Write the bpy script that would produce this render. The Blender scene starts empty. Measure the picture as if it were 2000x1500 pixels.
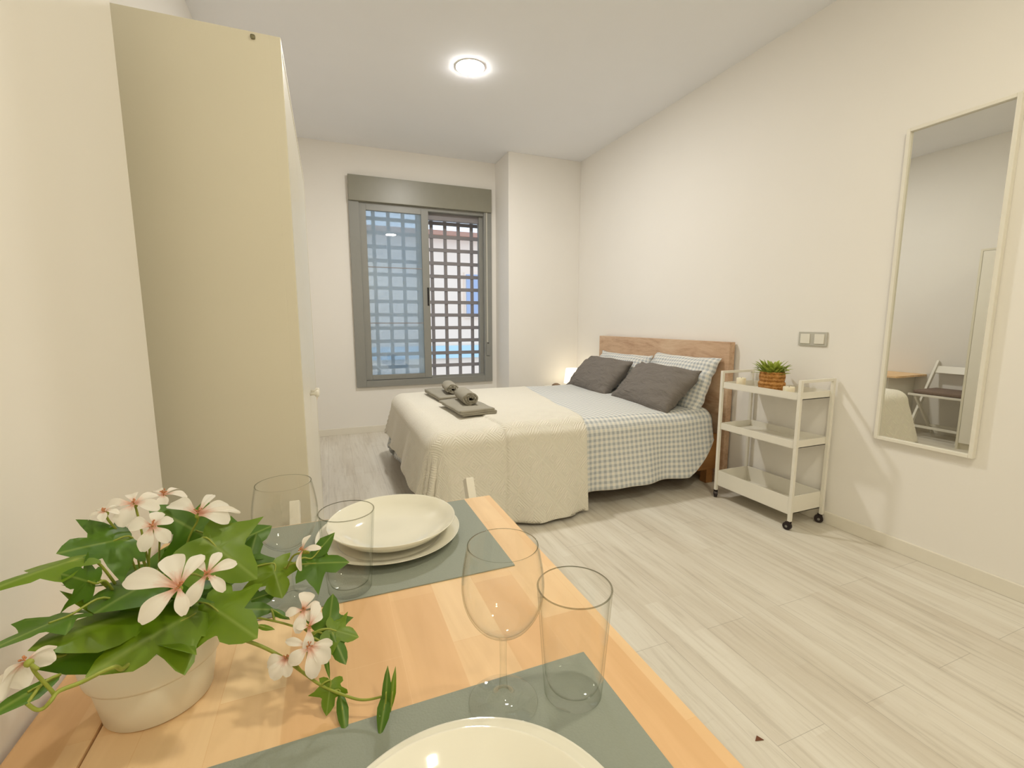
import bpy, bmesh, math, random
from mathutils import Vector, Matrix
R = math.radians
C = bpy.context.scene.collection
sc = bpy.context.scene
# ---------------------------------------------------------------- camera
cd = bpy.data.cameras.new('camera'); cam = bpy.data.objects.new('camera', cd); C.objects.link(cam)
cd.sensor_fit = 'HORIZONTAL'; cd.sensor_width = 36; cd.lens = 890.18 / 2000 * 36
cd.clip_start = .02; cd.clip_end = 200
ax, ay, az = Vector((.92808, -.37237, -.0013)), Vector((.0516, .12511, .9908)), Vector((-.3689, -.9196, .1353))
yaw, pit, rol = .381516, .135732, -.001303
fwd = Vector((math.sin(yaw)*math.cos(pit), math.cos(yaw)*math.cos(pit), -math.sin(pit)))
rt = Vector((math.cos(yaw), -math.sin(yaw), 0)); up = rt.cross(fwd)
ax = rt*math.cos(rol) + up*math.sin(rol); ay = up*math.cos(rol) - rt*math.sin(rol)
M = Matrix((ax, ay, -fwd)).transposed().to_4x4(); M.translation = (0, 0, 1.158)
cam.matrix_world = M; sc.camera = cam
# ---------------------------------------------------------------- world, exposure
sc.view_settings.view_transform = 'Standard'; sc.view_settings.look = 'None'
sc.view_settings.gamma = 1; sc.view_settings.use_curve_mapping = False
sc.view_settings.exposure = 0
w = bpy.data.worlds.new('dusk_sky'); sc.world = w; w.use_nodes = True
bg = w.node_tree.nodes['Background']; bg.inputs[0].default_value = (.64, .77, .92, 1); bg.inputs[1].default_value = 1.75
sc.cycles.max_bounces = 12; sc.cycles.transparent_max_bounces = 24; sc.cycles.transmission_bounces = 14
sc.cycles.use_adaptive_sampling = True; sc.cycles.adaptive_threshold = .045
sc.cycles.diffuse_bounces = 6; sc.cycles.glossy_bounces = 6
sc.cycles.sample_clamp_indirect = 6
LAMP_FAR, LAMP_NEAR, BEDSIDE = 385, 212, 1.8

# ---------------------------------------------------------------- materials
def lin(c):
    f = lambda x: x/12.92 if x <= .04045 else ((x+.055)/1.055)**2.4
    return (f(c[0]), f(c[1]), f(c[2]), 1)
class NT:
    def __init__(s, name):
        s.m = bpy.data.materials.new(name); s.m.use_nodes = True; s.t = s.m.node_tree
        s.b = s.t.nodes['Principled BSDF']
    def n(s, k, **kw):
        o = s.t.nodes.new('ShaderNode'+k)
        for a, v in kw.items(): setattr(o, a, v)
        return o
    def l(s, a, b): s.t.links.new(a, b)
    def put(s, sock, v):
        if hasattr(v, 'links') or isinstance(v, bpy.types.NodeSocket): s.l(v, sock)
        else: sock.default_value = v
    def math(s, op, a, b=0):
        o = s.n('Math', operation=op); s.put(o.inputs[0], a); s.put(o.inputs[1], b); return o.outputs[0]
    def mix(s, f, a, b, mode='MIX'):
        o = s.n('Mix', data_type='RGBA', blend_type=mode); s.put(o.inputs[0], f); s.put(o.inputs[6], a); s.put(o.inputs[7], b); return o.outputs[2]
    def coord(s, kind='Object', scale=(1, 1, 1), rot=(0, 0, 0)):
        c = s.n('TexCoord'); m = s.n('Mapping'); s.l(c.outputs[kind], m.inputs[0])
        m.inputs['Scale'].default_value = scale; m.inputs['Rotation'].default_value = rot; return m.outputs[0]
    def noise(s, vec, scale, detail=3, rough=.5, dist=0):
        o = s.n('TexNoise'); s.l(vec, o.inputs['Vector']); o.inputs['Scale'].default_value = scale
        o.inputs['Detail'].default_value = detail; o.inputs['Roughness'].default_value = rough; o.inputs['Distortion'].default_value = dist
        return o.outputs[0]
    def ramp(s, f, stops):
        o = s.n('ValToRGB'); s.l(f, o.inputs[0]); e = o.color_ramp.elements
        while len(e) < len(stops): e.new(.5)
        for q, (p, c) in zip(e, stops): q.position = p; q.color = c if len(c) == 4 else lin(c)
        return o.outputs[0]
    def bump(s, h, strength=.2, dist=.002):
        o = s.n('Bump'); o.inputs['Strength'].default_value = strength; o.inputs['Distance'].default_value = dist
        s.l(h, o.inputs['Height']); s.l(o.outputs[0], s.b.inputs['Normal'])
    def set(s, col=None, rough=None, **kw):
        if col is not None: s.put(s.b.inputs['Base Color'], lin(col) if isinstance(col, tuple) and len(col) == 3 else col)
        if rough is not None: s.put(s.b.inputs['Roughness'], rough)
        for k, v in kw.items(): s.put(s.b.inputs[k], v)
        return s.m
def plain(name, col, rough=.5, vary=.03, nscale=30, bump=0, **kw):
    t = NT(name); v = t.coord(); f = t.noise(v, nscale, 2)
    a = lin(tuple(max(0, c-vary) for c in col)); b = lin(tuple(min(1, c+vary) for c in col))
    c = t.mix(f, a, b)
    if bump: t.bump(f, bump)
    return t.set(c, rough, **kw)
M_ = {}
M_['wall'] = plain('wall_paint', (.925, .912, .89), .75, .006, 3, .0)
M_['ceil'] = plain('ceiling_paint', (.935, .94, .955), .85, .006, 3)
M_['trim'] = plain('white_trim', (.90, .88, .83), .35, .005)
M_['wardrobe'] = plain('wardrobe_laminate', (.86, .84, .77), .4, .006, 8)
M_['white'] = plain('white_lacquer', (.90, .885, .84), .35, .006, 12)
M_['metalwhite'] = plain('white_metal', (.90, .885, .84), .3, .006, 12)
M_['plate'] = plain('white_tempered_glassware', (.93, .92, .87), .08, .004, 5, **{'Coat Weight': .4})
M_['pot'] = plain('ceramic_pot', (.92, .905, .85), .3, .006, 10)
M_['winframe'] = plain('grey_aluminium', (.55, .55, .53), .38, .01, 14)
M_['winbox'] = plain('grey_shutter_box', (.54, .53, .475), .35, .01, 14)
M_['grille'] = plain('grille_steel', (.56, .545, .56), .5, .015, 12)
M_['black'] = plain('black_plastic', (.06, .055, .055), .4, .01)
M_['caster'] = plain('caster_rubber', (.13, .07, .07), .4, .02)
M_['chrome'] = plain('steel', (.6, .6, .58), .3, .01, Metallic=1.0)
M_['switchgrey'] = plain('switch_plate_grey', (.73, .72, .68), .4, .006)
M_['mat'] = plain('placemat_grey', (.55, .575, .53), .6, .01, 400, .25)
M_['towel'] = plain('towel_taupe', (.62, .60, .545), .95, .04, 260, .8)
def creased(name, col):
    t = NT(name); v = t.coord('Object', (1, 2.6, 1), (0, 0, .5)); a = t.noise(v, 6, 4, .55, 1.5); b = t.noise(t.coord(), 300, 2)
    t.bump(t.math('ADD', a, t.math('MULTIPLY', b, .03)), .9, .03)
    c = t.mix(b, lin(tuple(q-.02 for q in col)), lin(tuple(q+.02 for q in col)))
    return t.set(c, .9)
M_['darkpillow'] = creased('dark_grey_cotton', (.46, .435, .41))
M_['sheet'] = plain('taupe_sheet', (.52, .49, .42), .9, .02, 200, .2)
M_['seatpad'] = plain('brown_seat_pad', (.50, .43, .38), .9, .03, 90, .4)
M_['soil'] = plain('dark_soil', (.12, .10, .06), .95, .05, 90, .6)
M_['candle'] = plain('candle_wax', (.93, .90, .80), .5, .006, 20, **{'Subsurface Weight': .2})
M_['screw'] = plain('screw_cap', (.52, .50, .38), .5, .02)
M_['browndome'] = plain('brown_wood_turned', (.50, .40, .30), .5, .03, 40)
M_['stem'] = plain('green_stem', (.56, .60, .22), .5, .05, 60)
M_['fleck'] = plain('dry_leaf', (.42, .25, .16), .9, .04)
M_['greyplastic'] = plain('light_grey_plastic', (.62, .62, .60), .4, .01)

def wood(name, c1, c2, c3, axis, ringscale=9, rough=.45, stretch=.09, planks=None, seams=True):
    """grain running along 'axis' (0 x, 1 y, 2 z)"""
    t = NT(name); s = [1, 1, 1]; s[axis] = stretch
    v = t.coord('Object', tuple(s))
    n1 = t.noise(v, ringscale, 4, .6, 1.2); n2 = t.noise(v, ringscale*9, 3, .6)
    f = t.math('ADD', t.math('MULTIPLY', n1, .75), t.math('MULTIPLY', n2, .25))
    col = t.ramp(f, [(.3, c1), (.5, c2), (.72, c3)])
    t.bump(n2, .1, .0006)
    return t.set(col, rough)
M_['headboard'] = wood('oak_veneer', (.67, .53, .42), (.79, .665, .55), (.85, .75, .64), 1, 9, .5, .22)
M_['bedwood'] = wood('oak_rail', (.52, .35, .18), (.62, .44, .25), (.68, .51, .31), 0, 7, .5, .16)

def birch():
    t = NT('birch_staves')
    co = t.n('TexCoord'); sp = t.n('SeparateXYZ'); t.l(co.outputs['Object'], sp.inputs[0])
    cb = t.n('CombineXYZ'); t.l(sp.outputs[1], cb.inputs[0]); t.l(sp.outputs[0], cb.inputs[1])
    br = t.n('TexBrick'); t.l(cb.outputs[0], br.inputs['Vector'])
    br.offset = .37; br.offset_frequency = 2; br.squash = 1
    for k, v in (('Scale', 1), ('Mortar Size', .0005), ('Mortar Smooth', .3), ('Bias', 0), ('Brick Width', .33), ('Row Height', .066)): br.inputs[k].default_value = v
    br.inputs['Color1'].default_value = (0, 0, 0, 1); br.inputs['Color2'].default_value = (1, 1, 1, 1); br.inputs['Mortar'].default_value = (.35, .35, .35, 1)
    v = t.coord('Object', (1, .12, 1)); n1 = t.noise(v, 14, 4, .6, .8); v2 = t.coord(); n2 = t.noise(v2, 5, 3, .6)
    base = t.ramp(br.outputs[0], [(0, (.88, .72, .54)), (.5, (.915, .775, .60)), (1, (.94, .83, .67))])
    g = t.ramp(n1, [(.3, (.86, .81, .74)), (.6, (1, 1, 1))])
    col = t.mix(.5, base, g, 'MULTIPLY')
    kn = t.n('TexVoronoi'); t.l(v2, kn.inputs['Vector']); kn.inputs['Scale'].default_value = 7
    k = t.ramp(kn.outputs['Distance'], [(.02, (1, 1, 1)), (.055, (0, 0, 0))])
    col = t.mix(t.math('MULTIPLY', k, .35), col, lin((.66, .44, .22)))
    col = t.mix(t.math('MULTIPLY', n2, .12), col, lin((.93, .74, .50)))
    return t.set(col, .52, **{'Specular IOR Level': .35})
M_['birch'] = birch()

def floor_mat():
    t = NT('whitewashed_laminate')
    co = t.n('TexCoord'); sp = t.n('SeparateXYZ'); t.l(co.outputs['Object'], sp.inputs[0])
    cb = t.n('CombineXYZ'); t.l(sp.outputs[1], cb.inputs[0]); t.l(t.math('ADD', sp.outputs[0], .05), cb.inputs[1])
    def br(w, h, off, ms):
        b = t.n('TexBrick'); t.l(cb.outputs[0], b.inputs['Vector']); b.offset = off; b.offset_frequency = 2
        for k, v in (('Scale', 1), ('Mortar Size', ms), ('Mortar Smooth', .4), ('Bias', 0), ('Brick Width', w), ('Row Height', h)): b.inputs[k].default_value = v
        b.inputs['Color1'].default_value = (0, 0, 0, 1); b.inputs['Color2'].default_value = (1, 1, 1, 1); b.inputs['Mortar'].default_value = (.5, .5, .5, 1)
        return b
    b1 = br(1.2, .19, .37, .0011); b2 = br(.47, .0633, .43, 0)
    v = t.coord('Object', (1, .07, 1)); n1 = t.noise(v, 38, 5, .65, .6); n2 = t.noise(v, 90, 3, .6); n3 = t.noise(v, 7, 3, .6, .5)
    tone = t.math('ADD', t.math('MULTIPLY', b1.outputs[0], .35), t.math('MULTIPLY', b2.outputs[0], .65))
    base = t.ramp(tone, [(0, (.845, .82, .77)), (.5, (.865, .845, .80)), (1, (.89, .875, .835))])
    g = t.ramp(n1, [(.32, (.76, .73, .68)), (.48, (.95, .94, .92)), (.66, (1, 1, 1))])
    col = t.mix(.42, base, g, 'MULTIPLY')
    g2 = t.ramp(n3, [(.35, (.86, .83, .79)), (.6, (1, 1, 1))]); col = t.mix(.38, col, g2, 'MULTIPLY')
    # cross scratches of the limewash
    vc = t.coord('Object', (.18, 1, 1)); n4 = t.noise(vc, 60, 4, .7)
    m = t.ramp(n4, [(.60, (0, 0, 0)), (.72, (1, 1, 1))]); col = t.mix(t.math('MULTIPLY', m, .10), col, lin((.60, .57, .52)))
    col = t.mix(t.math('MULTIPLY', b1.outputs[1], .45), col, lin((.48, .45, .40)))
    t.bump(n2, .12, .0008)
    return t.set(col, t.math('ADD', t.math('MULTIPLY', n1, .15), .33))
M_['floor'] = floor_mat()

def gingham(name, p):
    t = NT(name); co = t.n('TexCoord'); sp = t.n('SeparateXYZ'); t.l(co.outputs['UV'], sp.inputs[0])
    def st(s): return t.math('LESS_THAN', t.math('FRACT', t.math('DIVIDE', s, p)), .5)
    a, b = st(sp.outputs[0]), st(sp.outputs[1])
    f = t.math('MULTIPLY', t.math('ADD', a, b), .5)
    fine = t.noise(co.outputs['UV'], 900, 1)
    col = t.ramp(f, [(0, (.90, .89, .86)), (.5, (.81, .82, .815)), (1, (.68, .70, .715))])
    t.bump(fine, .2, .0005)
    return t.set(col, .9, **{'Sheen Weight': .1})
M_['gingham'] = gingham('gingham_cotton', .034)
M_['ginghampillow'] = gingham('gingham_pillow_cotton', .03)

def quilt():
    t = NT('matelasse_cotton'); co = t.n('TexCoord'); mp = t.n('Mapping'); t.l(co.outputs['UV'], mp.inputs[0])
    mp.inputs['Rotation'].default_value = (0, 0, R(45))
    sp = t.n('SeparateXYZ'); t.l(mp.outputs[0], sp.inputs[0])
    # nested square spiral look: chebyshev distance inside diamond tiles, alternated stripes
    p = .125
    def cell(s): return t.math('ABSOLUTE', t.math('SUBTRACT', t.math('FRACT', t.math('DIVIDE', s, p)), .5))
    cheb = t.math('MAXIMUM', cell(sp.outputs[0]), cell(sp.outputs[1]))
    h = t.math('SINE', t.math('MULTIPLY', cheb, 62))
    n = t.noise(co.outputs['UV'], 300, 2); n2 = t.noise(co.outputs['UV'], 9, 3)
    hh = t.math('ADD', t.math('ADD', h, t.math('MULTIPLY', n, .8)), t.math('MULTIPLY', n2, 2))
    t.bump(hh, .6, .0022)
    return t.set((.905, .885, .83), .92, **{'Sheen Weight': .15})
M_['quilt'] = quilt()

def weave():
    t = NT('woven_seagrass'); v = t.coord(); n = t.noise(v, 60, 3)
    wv = t.n('TexWave'); t.l(t.coord('Object', (1, 1, 1)), wv.inputs[0]); wv.bands_direction = 'Z'; wv.inputs['Scale'].default_value = 14; wv.inputs['Distortion'].default_value = 2.5; wv.inputs['Detail Scale'].default_value = 6
    f = t.math('ADD', t.math('MULTIPLY', wv.outputs[1], .3), t.math('MULTIPLY', n, .7))
    t.bump(f, .8, .004)
    return t.set(t.ramp(f, [(.25, (.50, .32, .12)), (.5, (.68, .47, .22)), (.75, (.78, .59, .36))]), .85)
M_['basket'] = weave()

def leafmat(name, c1, c2, tr=.25):
    t = NT(name); v = t.coord(); f = t.noise(v, 22, 3)
    co = t.n('TexCoord'); sp = t.n('SeparateXYZ'); t.l(co.outputs['UV'], sp.inputs[0])
    col = t.mix(f, lin(c1), lin(c2))
    vein = t.ramp(t.math('ABSOLUTE', sp.outputs[1]), [(0, (1, 1, 1)), (.035, (0, 0, 0))])
    col = t.mix(t.math('MULTIPLY', vein, .45), col, lin((.62, .70, .36)))
    m = t.set(col, .42)
    tl = t.n('BsdfTranslucent'); t.l(col, tl.inputs[0]); ms = t.n('MixShader'); ms.inputs[0].default_value = tr
    out = t.t.nodes['Material Output']; t.l(t.b.outputs[0], ms.inputs[1]); t.l(tl.outputs[0], ms.inputs[2]); t.l(ms.outputs[0], out.inputs[0])
    return m
M_['leaf'] = leafmat('ivy_leaf_green', (.20, .37, .05), (.38, .53, .12))
M_['leaf2'] = leafmat('ivy_leaf_light', (.34, .49, .05), (.48, .58, .10))
M_['smallleaf'] = leafmat('succulent_leaf', (.46, .56, .12), (.78, .82, .42))
def petalmat():
    t = NT('petal_white_pink'); co = t.n('TexCoord'); sp = t.n('SeparateXYZ'); t.l(co.outputs['UV'], sp.inputs[0])
    n = t.noise(co.outputs['UV'], 7, 3)
    f = t.math('ADD', sp.outputs[0], t.math('MULTIPLY', t.math('SUBTRACT', n, .5), .35))
    col = t.ramp(f, [(.10, (.88, .68, .60)), (.25, (.93, .84, .80)), (.42, (.955, .935, .905))])
    m = t.set(col, .6)
    tl = t.n('BsdfTranslucent'); t.l(col, tl.inputs[0]); ms = t.n('MixShader'); ms.inputs[0].default_value = .3
    out = t.t.nodes['Material Output']; t.l(t.b.outputs[0], ms.inputs[1]); t.l(tl.outputs[0], ms.inputs[2]); t.l(ms.outputs[0], out.inputs[0])
    return m
M_['petal'] = petalmat()
M_['stamen'] = plain('stamen_pink', (.75, .50, .33), .7, .08, 400)

def glass(name, col=(1, 1, 1, 1), rough=0):
    t = NT(name); f = t.coord(); nz = t.noise(f, 3, 1)
    out = t.t.nodes['Material Output']; t.t.nodes.remove(t.b)
    tr = t.n('BsdfTransparent'); tr.inputs[0].default_value = (.985, .99, .98, 1)
    if rough == 0:      # thin blown wall: light passes straight, surface reflects, dark outline put into the tint
        g = t.n('BsdfGlossy'); g.inputs[1].default_value = .01
        fr = t.n('LayerWeight'); fr.inputs[0].default_value = .5; k = t.math('ADD', t.math('MULTIPLY', t.math('POWER', fr.outputs[1], 5), .5), .022)
        dk = t.mix(t.math('POWER', fr.outputs[1], 9), (.995, .996, .992, 1), (.55, .58, .50, 1)); t.l(dk, tr.inputs[0])
    else:               # solid stem, foot and base: no bending, refraction's dark edges put into the tint
        g = t.n('BsdfGlossy'); g.inputs[1].default_value = .02
        fr = t.n('LayerWeight'); fr.inputs[0].default_value = .5; k = t.math('ADD', t.math('MULTIPLY', t.math('POWER', fr.outputs[1], 4), .6), .045)
        dk = t.mix(t.math('POWER', fr.outputs[1], 10), (.99, .993, .985, 1), (.60, .63, .55, 1)); t.l(dk, tr.inputs[0])
    ms = t.n('MixShader'); t.put(ms.inputs[0], k); t.l(tr.outputs[0], ms.inputs[1]); t.l(g.outputs[0], ms.inputs[2]); t.l(ms.outputs[0], out.inputs[0])
    return t.m
M_['glass'] = glass('clear_glass'); M_['glass_solid'] = glass('clear_glass_solid', rough=1)
M_['glass_rim'] = glass('glass_rim_edge', rough=0); M_['glass_rim'].node_tree.nodes['Mix'].inputs[6].default_value = (.50, .50, .44, 1)  # dark line of a refracting rim put into the tint
def pane():
    t = NT('window_pane'); t.t.nodes.remove(t.b); v = t.coord(); n = t.noise(v, .8, 2)
    tr = t.n('BsdfTransparent'); tr.inputs[0].default_value = (.84, .90, .96, 1)
    gl = t.n('BsdfGlossy'); gl.inputs[0].default_value = (.95, 1, 1, 1); gl.inputs[1].default_value = 0
    df = t.n('BsdfDiffuse'); hz = t.ramp(n, [(.3, (.74, .84, .92)), (.7, (.80, .89, .96))]); t.l(hz, df.inputs[0])
    tl = t.n('BsdfTranslucent'); t.l(hz, tl.inputs[0]); dd = t.n('MixShader'); dd.inputs[0].default_value = .6; t.l(df.outputs[0], dd.inputs[1]); t.l(tl.outputs[0], dd.inputs[2])
    m1 = t.n('MixShader'); m1.inputs[0].default_value = .38; t.l(tr.outputs[0], m1.inputs[1]); t.l(dd.outputs[0], m1.inputs[2])
    m2 = t.n('MixShader'); m2.inputs[0].default_value = .14; t.l(m1.outputs[0], m2.inputs[1]); t.l(gl.outputs[0], m2.inputs[2])
    t.l(m2.outputs[0], t.t.nodes['Material Output'].inputs[0]); return t.m
M_['pane'] = pane()
t = NT('mirror_silver'); M_['mirror'] = t.set((.90, .90, .88), t.math('MULTIPLY', t.noise(t.coord(), 2), .015), Metallic=1.0)
def emit(name, col, s):
    t = NT(name); nz = t.noise(t.coord(), 4); t.b.inputs['Base Color'].default_value = (.8, .8, .8, 1)
    t.b.inputs['Emission Color'].default_value = col; t.b.inputs['Emission Strength'].default_value = s
    t.l(t.math('ADD', t.math('MULTIPLY', nz, .1), .4), t.b.inputs['Roughness']); return t.m
M_['diff_far'] = emit('downlight_diffuser', (1, .97, .915, 1), LAMP_FAR)
M_['diff_near'] = emit('downlight_diffuser_warm', (1, .925, .715, 1), LAMP_NEAR)
M_['shade'] = emit('lamp_shade_lit', (1, .86, .60, 1), BEDSIDE)
M_['facade'] = plain('facade_render', (.96, .88, .81), .9, .01, 1.5)
M_['roofred'] = plain('eaves_terracotta', (.72, .55, .48), .9, .03, 4)
M_['blueshut'] = plain('blue_grey_shutter', (.66, .71, .82), .6, .02, 6)
M_['bluestrip'] = plain('pale_blue_band', (.74, .86, .92), .6, .02, 5)
M_['street'] = plain('pavement', (.72, .70, .68), .9, .03, 3)

# ---------------------------------------------------------------- mesh helpers
def link(name, me, m, parent=None, smooth=False, **kw):
    o = bpy.data.objects.new(name, me); C.objects.link(o)
    if m: me.materials.append(M_[m] if isinstance(m, str) else m)
    if smooth:
        for p in me.polygons: p.use_smooth = True
    if parent: o.parent = parent; o.matrix_parent_inverse = Matrix.Translation(-parent.location) if parent.rotation_euler[:] == (0, 0, 0) else (Matrix.LocRotScale(parent.location, parent.rotation_euler, None)).inverted()
    for k, v in kw.items(): o[k] = v
    return o
def from_bm(name, bm, m, parent=None, smooth=False, **kw):
    me = bpy.data.meshes.new(name); bm.normal_update(); bm.to_mesh(me); bm.free()
    return link(name, me, m, parent, smooth, **kw)
def from_py(name, v, f, m, parent=None, smooth=False, **kw):
    me = bpy.data.meshes.new(name); me.from_pydata([tuple(q) for q in v], [], f); me.update()
    bm = bmesh.new(); bm.from_mesh(me); bmesh.ops.recalc_face_normals(bm, faces=bm.faces); bm.to_mesh(me); bm.free()
    return link(name, me, m, parent, smooth, **kw)
def thing(name, label, cat, loc=(0, 0, 0), group=None, rz=0):
    o = bpy.data.objects.new(name, None); C.objects.link(o); o.location = loc; o.rotation_euler = (0, 0, rz); o.empty_display_size = .05
    return tag(o, label, cat, group)
def tag(o, label, cat, group=None):
    o['label'] = label; o['category'] = cat
    if group: o['group'] = group
    return o
def struct(o): o['kind'] = 'structure'; return o
def box(bm, x0, x1, y0, y1, z0, z1, bev=0, mat=None):
    r = bmesh.ops.create_cube(bm, size=1); v = r['verts']
    bmesh.ops.scale(bm, vec=(x1-x0, y1-y0, z1-z0), verts=v); bmesh.ops.translate(bm, vec=((x0+x1)/2, (y0+y1)/2, (z0+z1)/2), verts=v)
    if bev:
        es = list({e for q in v for e in q.link_edges})
        r2 = bmesh.ops.bevel(bm, geom=es, offset=bev, segments=2, affect='EDGES', profile=.6); v = list({q for fa in r2['faces'] for q in fa.verts} | {q for q in v if q.is_valid})
    if mat is not None: bmesh.ops.transform(bm, matrix=mat, verts=v)
    return v
def B(name, dims, m, parent=None, bev=0, mat=None, **kw):
    bm = bmesh.new()
    for d in (dims if isinstance(dims[0], (tuple, list)) else [dims]): box(bm, *d, bev=bev, mat=mat)
    return from_bm(name, bm, m, parent, **kw)
def bar(bm, p, q, w, h=None, upv=(0, 0, 1), bev=0):
    """square bar from p to q"""
    p, q = Vector(p), Vector(q); h = h or w; d = q-p; L = d.length; z = d.normalized(); u = Vector(upv)
    if abs(z.dot(u)) > .98: u = Vector((1, 0, 0))
    x = u.cross(z).normalized(); y = z.cross(x)
    mt = Matrix((x, y, z)).transposed().to_4x4(); mt.translation = (p+q)/2
    box(bm, -w/2, w/2, -h/2, h/2, -L/2, L/2, bev, mt)
def tube(bm, pts, r, seg=10, r1=None):
    pts = [Vector(p) for p in pts]; n = len(pts); prev = None; rings = []
    for i, p in enumerate(pts):
        d = (pts[min(i+1, n-1)]-pts[max(i-1, 0)]).normalized()
        if prev is None: u = d.orthogonal().normalized()
        else: u = (prev - d*prev.dot(d)).normalized()
        prev = u; vv = d.cross(u); rr = r + ((r1 if r1 is not None else r)-r)*i/max(1, n-1)
        rings.append([bm.verts.new(p + (u*math.cos(a)+vv*math.sin(a))*rr) for a in [2*math.pi*k/seg for k in range(seg)]])
    for a, b in zip(rings, rings[1:]):
        for k in range(seg): bm.faces.new((a[k], a[(k+1) % seg], b[(k+1) % seg], b[k]))
    bm.faces.new(rings[0][::-1]); bm.faces.new(rings[-1])
def smooth_path(pts, k=4):
    P = [Vector(p) for p in pts]
    if len(P) < 3: return P
    out = []
    for i in range(len(P)-1):
        a, b, c, d = P[max(i-1, 0)], P[i], P[i+1], P[min(i+2, len(P)-1)]
        for j in range(k):
            t = j/k; out.append(.5*((2*b)+(c-a)*t+(2*a-5*b+4*c-d)*t*t+(3*b-a-3*c+d)*t**3))
    out.append(P[-1]); return out
def lathe(name, prof, m, parent=None, loc=(0, 0, 0), seg=64, closed=False, **kw):
    """prof: list of (r, z) from the axis outwards"""
    bm = bmesh.new(); L = Vector(loc); rings = []
    for r, z in prof:
        if r < 1e-6: rings.append([bm.verts.new(L+Vector((0, 0, z)))])
        else: rings.append([bm.verts.new(L+Vector((r*math.cos(2*math.pi*k/seg), r*math.sin(2*math.pi*k/seg), z))) for k in range(seg)])
    prs = list(zip(rings, rings[1:])) + ([(rings[-1], rings[0])] if closed else [])
    for a, b in prs:
        for k in range(seg):
            k2 = (k+1) % seg
            if len(a) == 1 and len(b) == 1: continue
            if len(a) == 1: bm.faces.new((a[0], b[k2], b[k]))
            elif len(b) == 1: bm.faces.new((a[k], a[k2], b[0]))
            else: bm.faces.new((a[k], a[k2], b[k2], b[k]))
    bmesh.ops.recalc_face_normals(bm, faces=bm.faces)
    return from_bm(name, bm, m, parent, True, **kw)
def round_prof(pts, k=5):
    return [(max(0, p.x), p.y) for p in smooth_path([(a, b, 0) for a, b in pts], k)]
def vnoise(x, y, s=0):
    return (math.sin(x*1.7+y*.9+s)+math.sin(x*.8-y*2.1+1.3+s*2)+math.sin(x*2.9+y*1.3+2.1*s))/3
def copy_thing(root, loc, rz=None):
    r = root.copy(); C.objects.link(r); r.location = loc
    if rz is not None: r.rotation_euler = (0, 0, rz)
    def rec(a, b):
        for ch in list(a.children):
            c = ch.copy(); C.objects.link(c); c.parent = b; rec(ch, c)
    rec(root, r); return r
def L0(o): return o
# ---------------------------------------------------------------- room shell
W, D, DP, H, XP, XL, XN = 2.624, 4.934, 4.538, 2.864, 1.785, -.62, -.318
YF = -2.2
struct(B('floor', (XL-.1, W+.1, YF-.1, D+.3, -.1, 0), 'floor'))
struct(B('ceiling', (XL-.1, W+.1, YF-.1, D+.3, H, H+.1), 'ceil'))
struct(B('wall_right', (W, W+.12, YF-.1, D+.3, 0, H), 'wall'))
struct(B('wall_left', (XL-.12, XL, 1.06, D+.3, 0, H), 'wall'))
struct(B('wall_near_left', (XL-.12, XN, YF-.1, 1.06, 0, H), 'wall', bev=.004))
struct(B('wall_front', (XN, W, YF-.12, YF, 0, H), 'wall'))
wx0, wx1, wz0, wz1 = .285, 1.69, .53, 2.56
struct(B('wall_back', [(XL, wx0, D, D+.26, 0, H), (wx1, W, D, D+.26, 0, H), (wx0, wx1, D, D+.26, 0, wz0), (wx0, wx1, D, D+.26, wz1, H)], 'wall'))
struct(B('wall_corner', (XP, W, DP, D, 0, H), 'wall', bev=.003))
bh = .07
struct(B('baseboard_right', (W-.013, W, YF, DP, 0, bh), 'trim', bev=.002))
struct(B('baseboard_back', (XL, XP, D-.013, D, 0, bh), 'trim', bev=.002))
struct(B('baseboard_corner', [(XP-.013, XP, DP-.013, D-.013, 0, bh), (XP, W-.013, DP-.013, DP, 0, bh)], 'trim', bev=.002))
struct(B('baseboard_left', (XL, XL+.013, 2.25, D-.013, 0, bh), 'trim', bev=.002))
struct(B('baseboard_near', (XN, XN+.013, YF, 1.06, 0, bh), 'trim', bev=.002))
# ---------------------------------------------------------------- window
win = bpy.data.objects.new('window_1', None); C.objects.link(win); win.location = (.99, D, .488); struct(win)
y = D
B('window_frame', [(.248, .346, y-.03, y+.09, .486, 2.345), (1.640, 1.727, y-.03, y+.09, .486, 2.345), (.346, 1.640, y-.03, y+.09, .486, .552), (.346, 1.640, y-.012, y+.09, 2.30, 2.345)], 'winframe', win, bev=.003)
sb = B('shutter_box', [(.252, 1.722, y-.055, y+.09, 2.335, 2.575)], 'winbox', win, bev=.004)
B('box_reveal', [(.285, 1.69, y+.09, y+.25, 2.40, 2.56)], 'winframe', win)
ss = B('sash', [(.340, .411, y-.014, y+.022, .556, 2.315), (.958, 1.034, y-.014, y+.022, .556, 2.315), (.411, .958, y-.014, y+.022, .556, .608), (.411, .958, y-.014, y+.022, 2.262, 2.315)], 'winframe', win, bev=.003)
B('window_pane', (.405, .964, y+.001, y+.006, .602, 2.268), 'pane', ss)
B('glazing_bar', [(.411, .958, y-.003, y+.001, 1.142, 1.150), (.411, .958, y-.003, y+.001, 1.708, 1.716)], 'grille', ss)
s2 = B('sash', [(.345, .415, y+.040, y+.072, .556, 2.315), (.935, 1.005, y+.040, y+.072, .556, 2.315), (.415, .935, y+.040, y+.072, .556, .60), (.415, .935, y+.040, y+.072, 2.27, 2.315)], 'winframe', win, bev=.002)
hd = B('handle', [(1.004, 1.022, y-.022, y-.012, 1.33, 1.52), (1.007, 1.018, y-.034, y-.02, 1.36, 1.49)], 'black', ss, bev=.003)
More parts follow.
